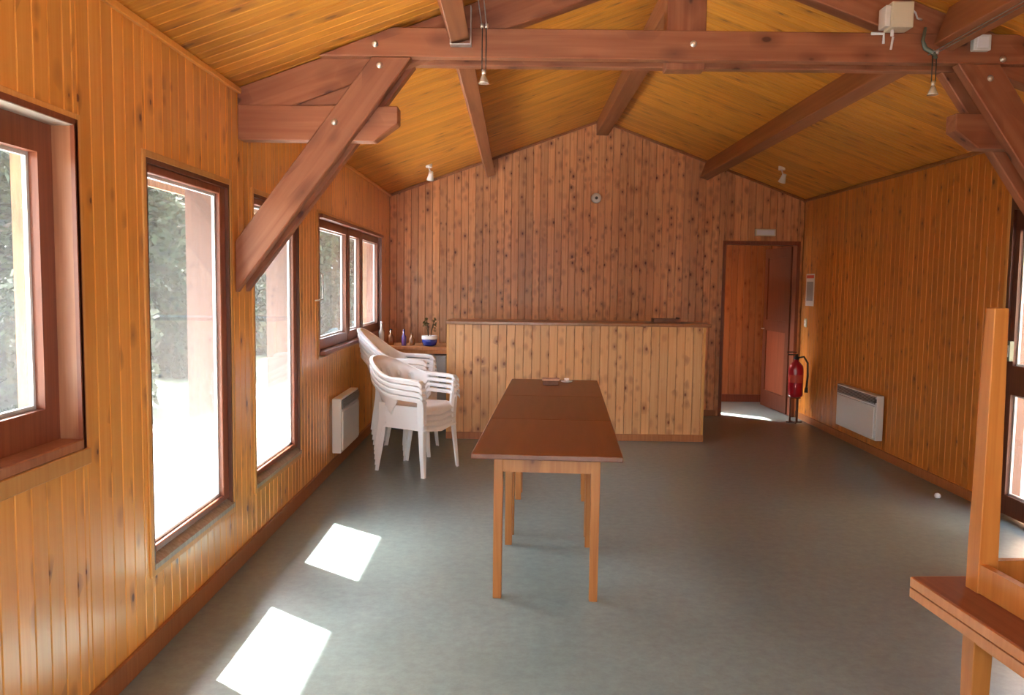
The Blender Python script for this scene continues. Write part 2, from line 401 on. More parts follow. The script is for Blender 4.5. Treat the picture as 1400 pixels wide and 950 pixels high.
# ceiling: backing slopes, and boards that run up each slope
def slope(xe, xr, name):
    mb = MB(); dz = .014
    pts = [(xe, ceil_z(xe) + dz), (xr, RZ + dz), (xr, RZ + dz + .02), (xe, ceil_z(xe) + dz + .02)]
    mb.prism(pts, YF - .1, YB + .02, 'y')
    o = mb.build('ceiling', M['groove']); tag(o, kind='structure')
    p0 = Vector((xe, 0, ceil_z(xe))); p1 = Vector((RX, 0, RZ)); z = (p1 - p0).normalized(); L = (p1 - p0).length
    nrm = Vector((-z.z, 0, z.x)) if z.x > 0 else Vector((z.z, 0, -z.x))     # outward (up)
    ydir = nrm if nrm.z > 0 else -nrm
    x = ydir.cross(z)
    rot = Matrix((x, ydir, z)).transposed().to_euler()
    me = plank_mesh(PITCH, L, L, M['pine_ceiling'])
    y = YF
    while y < YB - .01:
        w = min(PITCH, YB - y)
        mm = me if w > PITCH - .002 else plank_mesh(w, L, L, M['pine_ceiling'])
        q = p0 + ydir * .014
        link('plank', mm, o, (q.x, y + w/2, q.z), rot); y += PITCH
    return o
slope(XL, RX, 'left'); slope(XR, RX, 'right')
# the roof above, with eaves that keep the high sun off the upper panes
mb = MB()
kl = (RZ - ZE) / (RX - XL); kr = (RZ - ZE) / (XR - RX)
ex = -2.56; ez = ZE - kl * (XL - ex)
mb.prism([(ex, ez + .045), (RX, RZ + .045), (RX, RZ + .20), (ex, ez + .17)], YF - .7, YB + .3, 'y')
ex2 = 4.35; ez2 = ZE - kr * (ex2 - XR)
mb.prism([(ex2, ez2 + .045), (RX, RZ + .045), (RX, RZ + .20), (ex2, ez2 + .17)], YF - .7, YB + .3, 'y')
rf = mb.build('roof', M['roofing']); tag(rf, kind='structure')
fa = MB().box(ex - .03, ex, YF - .7, YB + .3, ez + .0, ez + .19).build('fascia_board', M['outer_boards'], rf)

# mouldings: skirting, eave battens, gable battens, corner battens
def trim(name, mb, m): o = mb.build(name, m); tag(o, kind='structure'); return o
trim('baseboard_left', MB().box(XL, XL + .018, YF, YB, 0, .098).bevel(.003), M['skirting'])
trim('baseboard_right', MB().box(XR - .018, XR, YF, D2[0] - .02, 0, .075).box(XR - .018, XR, D2[1] + .02, YB, 0, .075).bevel(.003), M['skirting'])
trim('baseboard_back', MB().box(XL, D1[0] - .04, YB - .018, YB, 0, .075).bevel(.003), M['skirting'])
trim('trim_1', MB().box(XL, XL + .022, YF, YB, ZE - .035, ZE - .005).bevel(.004), M['pine_left'])
trim('trim_2', MB().box(XR - .022, XR, YF, YB, ZE - .035, ZE - .005).bevel(.004), M['skirting'])
trim('trim_3', MB().prism([(XL, ZE - .03), (RX, RZ - .03), (RX, RZ - .004), (XL, ZE - .004)], YB - .016, YB, 'y').prism([(XR, ZE - .03), (RX, RZ - .03), (RX, RZ - .004), (XR, ZE - .004)], YB - .016, YB, 'y'), M['skirting'])

# ------------------------------------------------------------------ windows on the left wall
M['spacer'] = plain('aluminium_spacer', (0.85, 0.86, 0.88), 0.35, 0.2)
def spacer(par, x, y0, y1, z0, z1, sgn=-1):                # the bright aluminium spacer round a double-glazed unit
    xa, xb = sorted((x, x + sgn * .014)); w = .014
    MB().box(xa, xb, y0, y0 + w, z0, z1).box(xa, xb, y1 - w, y1, z0, z1).box(xa, xb, y0 + w, y1 - w, z0, z0 + w).box(xa, xb, y0 + w, y1 - w, z1 - w, z1).build('glazing_spacer', M['spacer'], par)
def rect_frame(name, x0, x1, y0, y1, z0, z1, wl, wr, wb, wt, m, parent, bottom_mat=None):
    """rails and stiles as separate members"""
    for nm, a in (('stile', (y0, y0 + wl, z0, z1)), ('stile', (y1 - wr, y1, z0, z1)), ('top_rail', (y0 + wl, y1 - wr, z1 - wt, z1)), ('bottom_rail', (y0 + wl, y1 - wr, z0, z0 + wb))):
        MB().box(x0, x1, *a).bevel(.004).build(nm if name is None else name, bottom_mat if (bottom_mat and nm == 'bottom_rail') else m, parent)
def casing(par, xw, sgn, h, w=.028):
    y0, y1, z0, z1 = h
    a, b = (xw, xw + sgn * .009) if sgn > 0 else (xw + sgn * .009, xw)
    for q in ((y0 - w, y0, z0 - w, z1 + w), (y1, y1 + w, z0 - w, z1 + w), (y0, y1, z1, z1 + w), (y0, y1, z0 - w, z0)):
        if q[2] < 0: q = (q[0], q[1], 0.0, q[3])
        if q[3] - q[2] > .005: MB().box(a, b, *q).bevel(.002).build('casing', M['pine_trim'], par)
def tall_window(name, h):
    y0, y1, z0, z1 = h
    w = empty(name); tag(w, kind='structure')
    casing(w, XL, 1, h)
    # dark outer lining, then the fixed light
    for q in ((y0, y0 + .02, z0, z1), (y1 - .02, y1, z0, z1), (y0 + .02, y1 - .02, z1 - .02, z1)):
        MB().box(XL - .22, XL + .004, *q).build('lining', M['frame_dark'], w)
    MB().prism([(XL - .22, z0), (XL + .012, z0), (XL + .012, z0 + .022), (XL - .055, z0 + .07), (XL - .22, z0 + .07)], y0, y1, 'y').build('sill', M['sill_grey'], w)
    rect_frame(None, XL - .055, XL - .012, y0 + .02, y1 - .02, z0 + .055, z1 - .02, .04, .075, .03, .035, M['frame'], w)
    MB().box(XL - .036, XL - .031, y0 + .055, y1 - .09, z0 + .08, z1 - .05).build('pane', M['glass'], w)
    spacer(w, XL - .037, y0 + .06, y1 - .095, z0 + .085, z1 - .055)
    return w
tall_window('window_2', W2); tall_window('window_3', W3)
# window_1: deep reveal with casement sashes
w1 = empty('window_1'); tag(w1, kind='structure')
y0, y1, z0, z1 = W1
casing(w1, XL, 1, W1)
for q in ((y1 - .012, y1, z0, z1), (y0, y0 + .012, z0, z1)):
    MB().box(XL - .16, XL + .012, *q).build('lining', M['reveal'], w1)
MB().box(XL - .16, XL + .008, y0 + .012, y1 - .012, z1 - .014, z1).build('head_lining', plain('pale_head_lining', (0.5, 0.45, 0.38), .4), w1)
for q in ((XL - .002, XL + .012, y1 - .02, y1 + .006, z0 - .01, z1 + .008), (XL - .002, XL + .012, y0, y1 - .02, z1 - .012, z1 + .008)):
    MB().box(*q).build('bead', M['frame'], w1)
MB().box(XL - .22, XL + .014, y0 + .012, y1 - .012, z0, z0 + .035).bevel(.004).build('sill', M['reveal'], w1)
MB().box(XL, XL + .016, y0, y1 + .03, z0 - .06, z0 - .001).bevel(.003).build('lower_casing', M['pine_trim'], w1)
for a, b in ((y0 + .012, 1.74), (1.78, y1 - .012)):
    s = MB().box(XL - .125, XL - .07, a, a + .085, z0 + .035, z1 - .014).box(XL - .125, XL - .07, b - .085, b, z0 + .035, z1 - .014)\
        .box(XL - .125, XL - .07, a + .085, b - .085, z1 - .115, z1 - .014).box(XL - .125, XL - .07, a + .085, b - .085, z0 + .035, z0 + .15).build('sash', M['frame'], w1)
    p = MB().box(XL - .100, XL - .095, a + .08, b - .08, z0 + .145, z1 - .11).build('pane', M['glass'], s)
    spacer(s, XL - .101, a + .085, b - .085, z0 + .15, z1 - .115)
MB().box(XL - .13, XL - .065, 1.74, 1.78, z0 + .035, z1 - .014).build('mullion', M['frame'], w1)
# window_4: three lights in one frame near the back corner
w4 = empty('window_4'); tag(w4, kind='structure')
y0, y1, z0, z1 = W4
casing(w4, XL, 1, W4)
MB().box(XL - .16, XL + .012, y0, y0 + .02, z0, z1).build('lining', M['frame'], w4)
MB().box(XL - .16, XL + .012, y1 - .02, y1, z0, z1).build('lining', M['frame'], w4)
MB().box(XL - .16, XL + .035, y0 + .02, y1 - .02, z1 - .03, z1).bevel(.003).build('head_lining', M['frame'], w4)
MB().box(XL - .16, XL + .05, y0 + .02, y1 - .02, z0, z0 + .03).bevel(.004).build('sill', M['frame'], w4)
edges = [(6.26, 7.46), (7.50, 8.10), (8.14, 9.15)]
for a, b in edges:
    s = MB().box(XL - .075, XL - .025, a, a + .07, z0 + .03, z1 - .03).box(XL - .075, XL - .025, b - .07, b, z0 + .03, z1 - .03)\
        .box(XL - .075, XL - .025, a + .07, b - .07, z1 - .095, z1 - .03).box(XL - .075, XL - .025, a + .07, b - .07, z0 + .03, z0 + .115).build('sash', M['frame'], w4)
    MB().box(XL - .055, XL - .05, a + .065, b - .065, z0 + .11, z1 - .09).build('pane', M['glass'], s)
    spacer(s, XL - .056, a + .07, b - .07, z0 + .115, z1 - .095)
for a in (7.46, 8.10): MB().box(XL - .09, XL - .02, a, a + .04, z0 + .03, z1 - .03).build('mullion', M['frame'], w4)
h = MB().tube([(XL - .012, 6.36, 1.63), (XL + .01, 6.36, 1.62), (XL + .01, 6.36, 1.43)], .007, 8).tube([(XL + .01, 6.36, 1.43), (XL + .012, 6.24, 1.425), (XL + .012, 6.12, 1.425)], .006, 8).build('stay_handle', M['white_plastic'], w4)

# glazed door in the right wall
d2 = empty('door_2'); tag(d2, kind='structure')
y0, y1, z0, z1 = D2
casing(d2, XR, -1, (y0, y1, z0, z1))
MB().box(XR - .004, XR + .16, y1 - .03, y1, 0, z1).build('frame_post', M['frame_dark'], d2)
MB().box(XR - .004, XR + .16, y0, y0 + .03, 0, z1).build('frame_post', M['frame_dark'], d2)
MB().box(XR - .004, XR + .16, y0 + .03, y1 - .03, z1 - .10, z1).build('frame_head', M['frame_dark'], d2)
for a, b in ((y0 + .03, y1 - .03),):
    s = MB().box(XR + .02, XR + .065, a, a + .05, .01, z1 - .10).box(XR + .02, XR + .065, b - .05, b, .01, z1 - .10)\
        .box(XR + .02, XR + .065, a + .05, b - .05, z1 - .24, z1 - .10).box(XR + .02, XR + .065, a + .05, b - .05, .85, 1.05).box(XR + .02, XR + .065, a + .05, b - .05, .01, .145).build('door_leaf', M['frame_dark'], d2)
    MB().box(XR + .04, XR + .045, a + .045, b - .045, .14, .855).build('pane', M['glass'], s)
    MB().box(XR + .04, XR + .045, a + .045, b - .045, 1.045, z1 - .235).build('pane', M['glass'], s)
    spacer(s, XR + .046, a + .05, b - .05, 1.05, z1 - .24, 1); spacer(s, XR + .046, a + .05, b - .05, .145, .85, 1)
MB().box(XR - .012, XR + .019, y1 - .088, y1 - .034, 1.08, 1.22).bevel(.003).build('lock_case', M['green_metal'], d2)
MB().box(XR - .016, XR - .012, y1 - .078, y1 - .044, 1.11, 1.19).build('lock_plate', M['white_enamel'], d2)
# glazing of the added opening that lets light into the near room
for i, hh in enumerate(LIGHT_OPENINGS):
    d = empty('window_%d' % (5 + i)); tag(d, kind='structure')
    a, b = hh[0], hh[1]
    MB().box(a, a + .07, YF - .1, YF - .04, 0, 2.1).box(b - .07, b, YF - .1, YF - .04, 0, 2.1).box(a + .07, b - .07, YF - .1, YF - .04, 2.02, 2.1).box(a + .07, b - .07, YF - .1, YF - .04, 0, .12)\
        .box((a+b)/2 - .04, (a+b)/2 + .04, YF - .1, YF - .04, .12, 2.02).build('frame', M['frame'], d)
    MB().box(a + .06, b - .06, YF - .072, YF - .067, .11, 2.03).build('pane', M['glass'], d)

# ------------------------------------------------------------------ doorway at the back, the lobby behind it
d1 = empty('door_1'); tag(d1, kind='structure')
x0, x1, _, zt = D1
MB().box(x0 - .012, x0 + .028, YB - .012, YB + .14, 0, zt + .0).bevel(.003).build('frame_post', M['frame'], d1)
MB().box(x1 - .028, x1 + .012, YB - .012, YB + .14, 0, zt + .0).bevel(.003).build('frame_post', M['frame'], d1)
MB().box(x0 - .012, x1 + .012, YB - .012, YB + .14, zt - .03, zt + .015).bevel(.003).build('frame_head', M['frame'], d1)
leaf = empty('door_leaf', (3.345, YB + .14, 0), 0, d1); leaf.rotation_euler = (0, 0, PI/2 + math.radians(4))
MB().box(0, .11, -.02, .02, .01, 2.05).box(.73, .84, -.02, .02, .01, 2.05).box(.11, .73, -.02, .02, 1.93, 2.05).box(.11, .73, -.02, .02, 1.00, 1.14).box(.11, .73, -.02, .02, .01, .22).build('leaf_frame', M['frame_dark'], leaf)
MB().box(.11, .73, -.008, .008, .22, 1.00).bevel(.003).build('leaf_panel', M['frame'], leaf)  # light falling on the lower panel is put into this lighter wood colour
MB().box(.11, .73, -.008, .008, 1.14, 1.93).bevel(.003).build('leaf_panel', M['frame_dark'], leaf)
MB().tube([(.79, .02, 1.02), (.79, .055, 1.02), (.70, .06, 1.02)], .008).tube([(.79, -.02, 1.02), (.79, -.055, 1.02), (.70, -.06, 1.02)], .008).build('door_handle', M['steel'], leaf)
# lobby shell
LX0, LX1, LY1, LZ = 1.55, 3.44, 11.09, 2.45
o = MB().box(LX0 - .1, LX1 + .1, LY1 + .014, LY1 + .12, 0, LZ + .1).build('wall_lobby_back', M['groove']); tag(o, kind='structure')
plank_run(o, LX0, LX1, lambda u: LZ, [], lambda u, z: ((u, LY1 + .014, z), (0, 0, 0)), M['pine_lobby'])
LH = [(10.12, 11.0, 1.10, 1.97)]
mb = MB(); panel_cells(mb, YB + .13, LY1 + .014, 0, LZ + .1, LH, lambda m, a, b, q0, q1: m.box(LX0 - .1, LX0 - .014, a, b, q0, q1))
o = mb.build('wall_lobby_left', M['groove']); tag(o, kind='structure')
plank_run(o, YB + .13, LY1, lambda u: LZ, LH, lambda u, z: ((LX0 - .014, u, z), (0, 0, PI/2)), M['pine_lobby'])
o = MB().box(LX1 + .014, LX1 + .12, YB + .13, LY1 + .014, 0, LZ + .1).build('wall_lobby_right', M['groove']); tag(o, kind='structure')
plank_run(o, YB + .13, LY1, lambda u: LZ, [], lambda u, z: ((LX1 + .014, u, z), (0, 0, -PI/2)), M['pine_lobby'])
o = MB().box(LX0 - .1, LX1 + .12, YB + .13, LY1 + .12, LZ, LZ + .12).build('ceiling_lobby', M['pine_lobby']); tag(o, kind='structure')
trim('baseboard_lobby', MB().box(LX0, LX1, LY1 - .018, LY1, 0, .10), M['frame_dark'])

# ------------------------------------------------------------------ outside
o = MB().box(-3.93, -1.66, -6, 22, -0.14, -0.02).build('terrace', M['concrete']); tag(o, kind='structure')
o = MB().box(-40, -3.93, -25, 45, -0.25, -0.10).build('ground', M['grass']); tag(o, kind='structure')
o = MB().box(3.60, 30, -25, 45, -0.25, -0.05).build('ground', M['concrete']); tag(o, kind='structure')
o = MB().box(-3.93, 3.60, -25, YF - .15, -0.25, -0.05).build('ground', M['concrete']); tag(o, kind='structure')
o = MB().box(-1.66, 3.60, 11.25, 45, -0.25, -0.05).build('ground', M['grass']); tag(o, kind='structure')
def foliage(seed, m, n=8000, rx=1.75, rz=2.9, zc=2.75):
    r = random.Random(seed); bm = bmesh.new()
    blobs = []
    for _ in range(26):
        a = r.uniform(0, 2*PI); t = r.random() ** .5; h = r.uniform(-1, 1); k = math.sqrt(max(0, 1 - h*h)) * .85 + .1
        blobs.append((Vector((rx * t * k * math.cos(a), rx * t * k * math.sin(a), zc + rz * h * .92)), r.uniform(.45, .85)))
    for _ in range(n):
        c, R = r.choice(blobs)
        d = Vector((r.gauss(0, 1), r.gauss(0, 1), r.gauss(0, 1))).normalized()
        p = c + d * R * r.uniform(.75, 1.05)
        u = Vector((r.gauss(0, 1), r.gauss(0, 1), r.gauss(0, .6))).normalized(); v = u.orthogonal().normalized()
        v = (v + d * r.uniform(-.4, .4)).normalized(); s = r.uniform(.075, .14)
        q = [bm.verts.new(p + u * s * a + v * s * .55 * b) for a, b in ((-1, 0), (0, -1), (1, 0), (0, 1))]
        bm.faces.new(q)
    me = bpy.data.meshes.new('foliage'); bm.to_mesh(me); bm.free(); me.materials.append(m)
    return me
def make_tree(seed, m):
    t = empty('leafy_tree'); tag(t, 'dark green leafy tree beyond the sunlit terrace, seen through the left-hand windows', 'tree', 'trees beyond the terrace')
    link('foliage', foliage(seed, m), t)
    mb = MB().tube([(0, 0, -.1), (.05, 0, 1.5), (0, .05, 3.2), (.1, 0, 5.0)], [.16, .13, .09, .03], 8)
    for k in range(5):
        a = k * 1.26; z = 1.4 + k * .6
        mb.tube([(0, 0, z), (.6 * math.cos(a), .6 * math.sin(a), z + .5), (1.1 * math.cos(a), 1.1 * math.sin(a), z + .8)], [.06, .04, .02], 6)
    mb.build('trunk', M['bark'], t)
    return t
protos = [make_tree(s, m) for s, m in ((1, M['leaf_dark']), (2, M['leaf_mid']), (3, M['leaf_dark']))]
spots = []
spots += [(-10.8, 0), (-10.4, 4.2), (-10.9, 8.5), (-10.5, 12.6), (-11.0, 16.9), (-10.4, 21), (-10.2, 25.2), (-8.3, 29), (-5.6, 32.3), (-2.2, 34.5)]
spots += [(-15, 2), (-15.4, 6.6), (-14.8, 11), (-15.3, 15.4), (-15, 20), (-15, 24.4), (-14, 28.9), (-12, 32.6), (-9, 36.4), (-5.2, 38.5)]
for i, (x, y) in enumerate(spots):
    t = protos[i] if i < 3 else copy_tree(protos[i % 3])
    t.location = (x, y, -.1); t.rotation_euler = (0, 0, i * 1.3); t.scale = (1.2, 1.2, .88 + .1 * (i % 4))
bush_me = foliage(11, M['leaf_dark'], 5000, 1.15, .75, .75)
bm_ = MB()
for k in range(5): bm_.tube([(0, 0, 0), (.25 * math.cos(k * 1.26), .25 * math.sin(k * 1.26), .5), (.6 * math.cos(k * 1.26), .6 * math.sin(k * 1.26), 1.0)], [.03, .02, .01], 6)
stem_me = bm_.mesh('stems', M['bark'])
for i in range(15):
    b = empty('bush', (-5.6 - 1.1 * (i % 2), 1.5 + 2.15 * i, -.1), i * 1.7); tag(b, 'low leafy bush at the foot of the trees beyond the terrace', 'bush', 'bushes along the terrace edge')
    b.scale = (.66, .66, .9)
    link('foliage', bush_me, b); link('stems', stem_me, b)
ob = empty('outbuilding', (6.3, 6, -.05)); tag(ob, 'peach-coloured outbuilding in the sun behind the glazed door on the right', 'building')
MB().box(0, 3.5, -8, 9, 0, 3.0).build('wall', M['peach'], ob)
MB().prism([(-.15, 2.95), (3.8, 2.95), (1.8, 3.9)], -8.3, 9.3, 'y').build('roof', M['roofing'], ob)

# ------------------------------------------------------------------ roof timbers
YT0, YT1, YT2, YT3 = 4.40, 4.47, 4.57, 4.64
tr = empty('roof_truss', (RX, 4.52, 2.75))
tag(tr, 'reddish wooden roof truss spanning the room, bolted double tie beam with two braces', 'roof truss')
TI = Matrix.Translation((-RX, -4.52, -2.75))
def tpart(name, pts, y0, y1, m=M['beam'], bev=.005):
    """outline in x,z; the member's own Z is laid along its longest edge so the grain follows it"""
    P = [Vector((p[0], 0, p[1])) for p in pts]; n = len(P)
    k = max(range(n), key=lambda i: (P[(i+1) % n] - P[i]).length)
    z = (P[(k+1) % n] - P[k]).normalized(); y = Vector((0, 1, 0)); x = y.cross(z)
    R = Matrix((x, y, z)).transposed(); o0 = Vector((P[k].x, y0, P[k].z)); Ri = R.transposed()
    loc = [Ri @ (p + Vector((0, y0, 0)) - o0) for p in P]
    mb = MB(); mb.prism([(q.x, q.z) for q in loc], 0, y1 - y0, 'y')
    if bev: mb.bevel(bev)
    o = mb.build(name, m, tr)
    mt = R.to_4x4(); mt.translation = o0; o.matrix_local = TI @ mt
    return o
def rz(x, d=0): return ceil_z(x) - d
for a, b in ((YT0, YT1), (YT2, YT3)):
    tpart('tie_beam', [(-1.06, 2.752), (3.02, 2.752), (3.02, 2.775), (2.66, 2.875), (2.60, 2.905), (-.72, 2.885), (-1.06, 2.765)] if 0 else [(-1.05, 2.752), (3.00, 2.752), (2.62, 2.902), (-.66, 2.902)], a, b)
    tpart('brace', [(XL, 1.505), (XL, 1.778), (-.77, 2.750), (-.56, 2.750)], a, b)
    tpart('brace', [(XR, 1.16), (XR, 1.43), (2.52, 2.750), (2.30, 2.750)], a, b)
tpart('rafter', [(XL, rz(XL, .20)), (XL, rz(XL, .003)), (RX - .11, rz(RX - .11, .003)), (RX - .11, rz(RX - .11, .20))], YT1, YT2)
tpart('rafter', [(XR, rz(XR, .20)), (XR, rz(XR, .003)), (RX + .01, rz(RX + .01, .003)), (RX + .01, rz(RX + .01, .20))], YT1, YT2)
tpart('stub_beam', [(XL, 2.325), (-.77, 2.325), (-.64, 2.42), (-.64, 2.51), (XL, 2.51)], YT1 - .003, YT2 + .003)
tpart('stub_beam', [(XR, 2.325), (2.47, 2.325), (2.34, 2.42), (2.34, 2.51), (XR, 2.51)], YT1 - .003, YT2 + .003)
tpart('wedge_block', [(-1.19, 2.511), (-.76, 2.511), (-.76, rz(-.76, .201))], YT1, YT2)
tpart('king_post', [(.785, 2.72), (.995, 2.72), (.995, RZ - .01), (.785, rz(.785, .01))], YT1, YT2)
for x, z in ((-.75, 2.813), (-.727, 2.705), (-.966, 2.409), (.914, 2.833), (2.472, 2.676), (2.531, 2.774)):
    b = MB().lathe([(.017, 0), (.017, .003), (.011, .004), (.011, .012), (.006, .014)], k=12).build('bolt', M['bolt'], tr)
    b.matrix_local = TI @ (Matrix.Translation((x, YT0, z)) @ Matrix.Rotation(PI/2, 4, 'X'))

def purlin(xb, side, y0, y1, label, w=.10):
    k = (kl if side < 0 else kr); ang = math.atan(k)
    nx = -math.sin(ang) if side < 0 else math.sin(ang); nz = math.cos(ang)      # outward normal of the slope
    ax = (math.cos(ang), math.sin(ang)) if side < 0 else (math.cos(ang), -math.sin(ang))
    dist = (ceil_z(xb) - 2.825) * math.cos(ang) - .002
    b = Vector((xb, 0, 2.825))
    pts = [b + Vector((ax[0], 0, ax[1])) * s * w/2 + Vector((nx, 0, nz)) * t * dist for s, t in ((-1, 0), (1, 0), (1, 1), (-1, 1))]
    o = empty('purlin', (xb, y0, 2.825)); 
    mb = MB().prism([(p.x - xb, -(p.z - 2.825)) for p in pts], 0, y1 - y0, 'z'); mb.bevel(.004)
    tag(o, label, 'roof beam')
    c = mb.build('timber', M['purlin'], o, rot=(-PI/2, 0, 0))
    return o
def single(o):   # a thing of one piece becomes that mesh itself
    c = o.children[0]; loc = o.matrix_world
    c.parent = None; c.location = o.location
    for k in ('label', 'category'): c[k] = o[k]
    nm = o.name; bpy.data.objects.remove(o); c.name = nm
    return c
p = single(purlin(-.30, -1, YT3, YB, 'sloping-roof purlin left of the ridge, running from truss to back wall'))
p = purlin(-.30, -1, YF, YT0 - .003, 'orange-lit purlin above the near left ceiling, ending in a metal hanger on the truss')
MB().box(-.055, -.05, YT0 - YF - .06, YT0 - YF - .006, -.02, .17).box(-.055, .055, YT0 - YF - .06, YT0 - YF - .006, -.025, -.02).box(.05, .055, YT0 - YF - .06, YT0 - YF - .006, -.02, .17).build('joist_hanger', M['steel'], p)
p = single(purlin(2.21, 1, YT3, YB, 'dark purlin right of the ridge, running from truss to back wall'))
p = single(purlin(2.21, 1, YF, YT0 - .003, 'dark purlin at the top right corner, nearer than the truss'))
def ridge(y0, y1, label):
    o = MB().prism([(.93, -3.315), (1.07, -3.315), (1.07, -ceil_z(1.07) + .003), (RX, -RZ + .003), (.93, -ceil_z(.93) + .003)], 0, y1 - y0, 'z').bevel(.003).build('ridge_beam', M['purlin'], None, (0, y0, 0), (-PI/2, 0, 0))
    tag(o, label, 'roof beam')
ridge(YT3, YB, 'ridge beam under the roof peak, meeting the back wall gable')
ridge(YF, YT1 - .003, 'ridge beam under the roof peak, on the near side of the truss')

# ------------------------------------------------------------------ the three tables in a row
def make_table(L=1.035, Wd=.735, H=.75, top=M['tabletop'], leg=.045, iny=.105, foot=.46, edge=None):
    t = empty('wooden_table')
    o = MB().box(-L/2, L/2, -Wd/2, Wd/2, -.028, 0).bevel(.004).build('tabletop', top, t, (0, 0, H)); 
    # turn so the grain (own Z) runs across the table
    me = o.data; me.transform(Matrix.Rotation(PI/2, 4, 'Y')); o.rotation_euler = (0, -PI/2, 0)
    if edge:
        for q in ((-L/2 - .004, -L/2 + .001, -Wd/2, Wd/2), (L/2 - .001, L/2 + .004, -Wd/2, Wd/2), (-L/2, L/2, -Wd/2 - .004, -Wd/2 + .001), (-L/2, L/2, Wd/2 - .001, Wd/2 + .004)):
            MB().box(*q, -.0265, -.0015).build('edge_strip', edge, t, (0, 0, H))
    ix, iy = L/2 - .075, Wd/2 - iny
    for sx in (-1, 1):
        for sy in (-1, 1):
            x, y = sx * (ix - leg/2), sy * (iy - leg/2)
            b = MB(); b.loft([[(x + a * w, y + c * w, z) for a, c in ((-1,-1),(1,-1),(1,1),(-1,1))] for z, w in ((0, leg*foot), (H - .15, leg/2), (H - .028, leg/2))]); b.bevel(.002)
            b.build('leg', M['table_leg'], t)
    for s in (-1, 1):
        MB().box(-.011, .011, -(iy - leg), iy - leg, 0, .075).build('apron', M['table_leg'], t, (s * (ix - .014), 0, H - .105))
        MB().box(-(ix - leg), ix - leg, -.011, .011, 0, .075).build('apron', M['table_leg'], t, (0, s * (iy - .014), H - .105))
    return t
ang = math.radians(90 - 3.4)
d = Vector((math.cos(ang), math.sin(ang), 0))
c0 = Vector((.163, 3.905, 0))
lab = ['dark-topped wooden table with orange legs, nearest of the row of three', 'middle table of the row of three dark-topped tables', 'farthest table of the row of three, nearest the counter']
tb = make_table()
for i in range(3):
    t = tb if i == 0 else copy_tree(tb)
    p = c0 + d * (.5175 + 1.04 * i); t.location = (p.x, p.y, 0); t.rotation_euler = (0, 0, ang)
    tag(t, lab[i], 'table', 'three tables standing end to end')
# two stacked tables at the right edge of the picture
s1 = make_table(1.2, .80, .765, M['tabletop_red'], .052, .103, .36, M['table_edge'])
s1.location = (1.128 + .40, 2.21 - .60, 0); s1.rotation_euler = (0, 0, math.radians(90 + 3.5))
tag(s1, 'upright wooden table at the right edge, carrying an overturned table', 'table', 'stacked tables at the right')
s2 = copy_tree(s1); tag(s2, 'overturned wooden table lying upside down on another, its leg pointing up', 'table', 'stacked tables at the right')
s2.location = (1.128 + .40, 2.21 - .60, 1.531); s2.rotation_euler = (PI, 0, math.radians(90 + 3.5))

# ------------------------------------------------------------------ bar counter
ct = empty('bar_counter', (.61, 8.3, 0)); tag(ct, 'pine-boarded bar counter with a dark wooden top in front of the back wall', 'counter')
def cpart(name, mb, m): return mb.build(name, m, ct, (-.61, -8.3, 0))
cx0, cx1, cy0, cy1, cz = -.675, 1.905, 8.18, 8.62, 1.155
body = cpart('carcass', MB().box(cx0 + .014, cx1 - .014, cy0 + .014, cy0 + .09, .0, cz - .003).box(cx0 + .014, cx0 + .05, cy0 + .09, cy1, 0, cz - .003).box(cx1 - .05, cx1 - .014, cy0 + .09, cy1, 0, cz - .003), M['groove'])
plank_run(ct, cx0 - (-0), cx1, lambda u: cz, [], lambda u, z: ((u - .61, cy0 + .014 - 8.3, z), (0, 0, 0)), M['pine_counter'], .0)
plank_run(ct, cy0 + .0, cy1, lambda u: cz, [], lambda u, z: ((cx1 - .014 - .61, u - 8.3, z), (0, 0, PI/2)), M['pine_counter'])
plank_run(ct, cy0 + .0, cy1, lambda u: cz, [], lambda u, z: ((cx0 + .014 - .61, u - 8.3, z), (0, 0, -PI/2)), M['pine_counter'])
cpart('corner_post', MB().box(cx0 - .004, cx0 + .02, cy0 - .005, cy0 + .02, 0, cz), M['pine_trim'])
cpart('corner_post', MB().box(cx1 - .02, cx1 + .004, cy0 - .005, cy0 + .02, 0, cz), M['pine_trim'])
cpart('plinth', MB().box(cx0 - .006, cx1 + .006, cy0 - .016, cy0 - .001, 0, .07).bevel(.003), M['skirting'])
tp = cpart('countertop', MB().box(cx0 - .01, cx1 + .05, cy0 - .035, cy1 + .02, cz + .001, cz + .034).bevel(.006, 2), M['counter_top'])
# item left on the counter
o = MB().box(-.135, .135, -.09, .09, 0, .012).box(-.135, -.12, -.09, .09, .012, .04).box(.12, .135, -.09, .09, .012, .05).box(-.12, .12, -.09, -.078, .012, .038).box(-.12, .12, .078, .09, .012, .038).build('wooden_tray', M['dark_wood_item'], None, (1.55, 8.42, cz + .034))
tag(o, 'low dark wooden tray lying on the right end of the bar counter', 'tray')

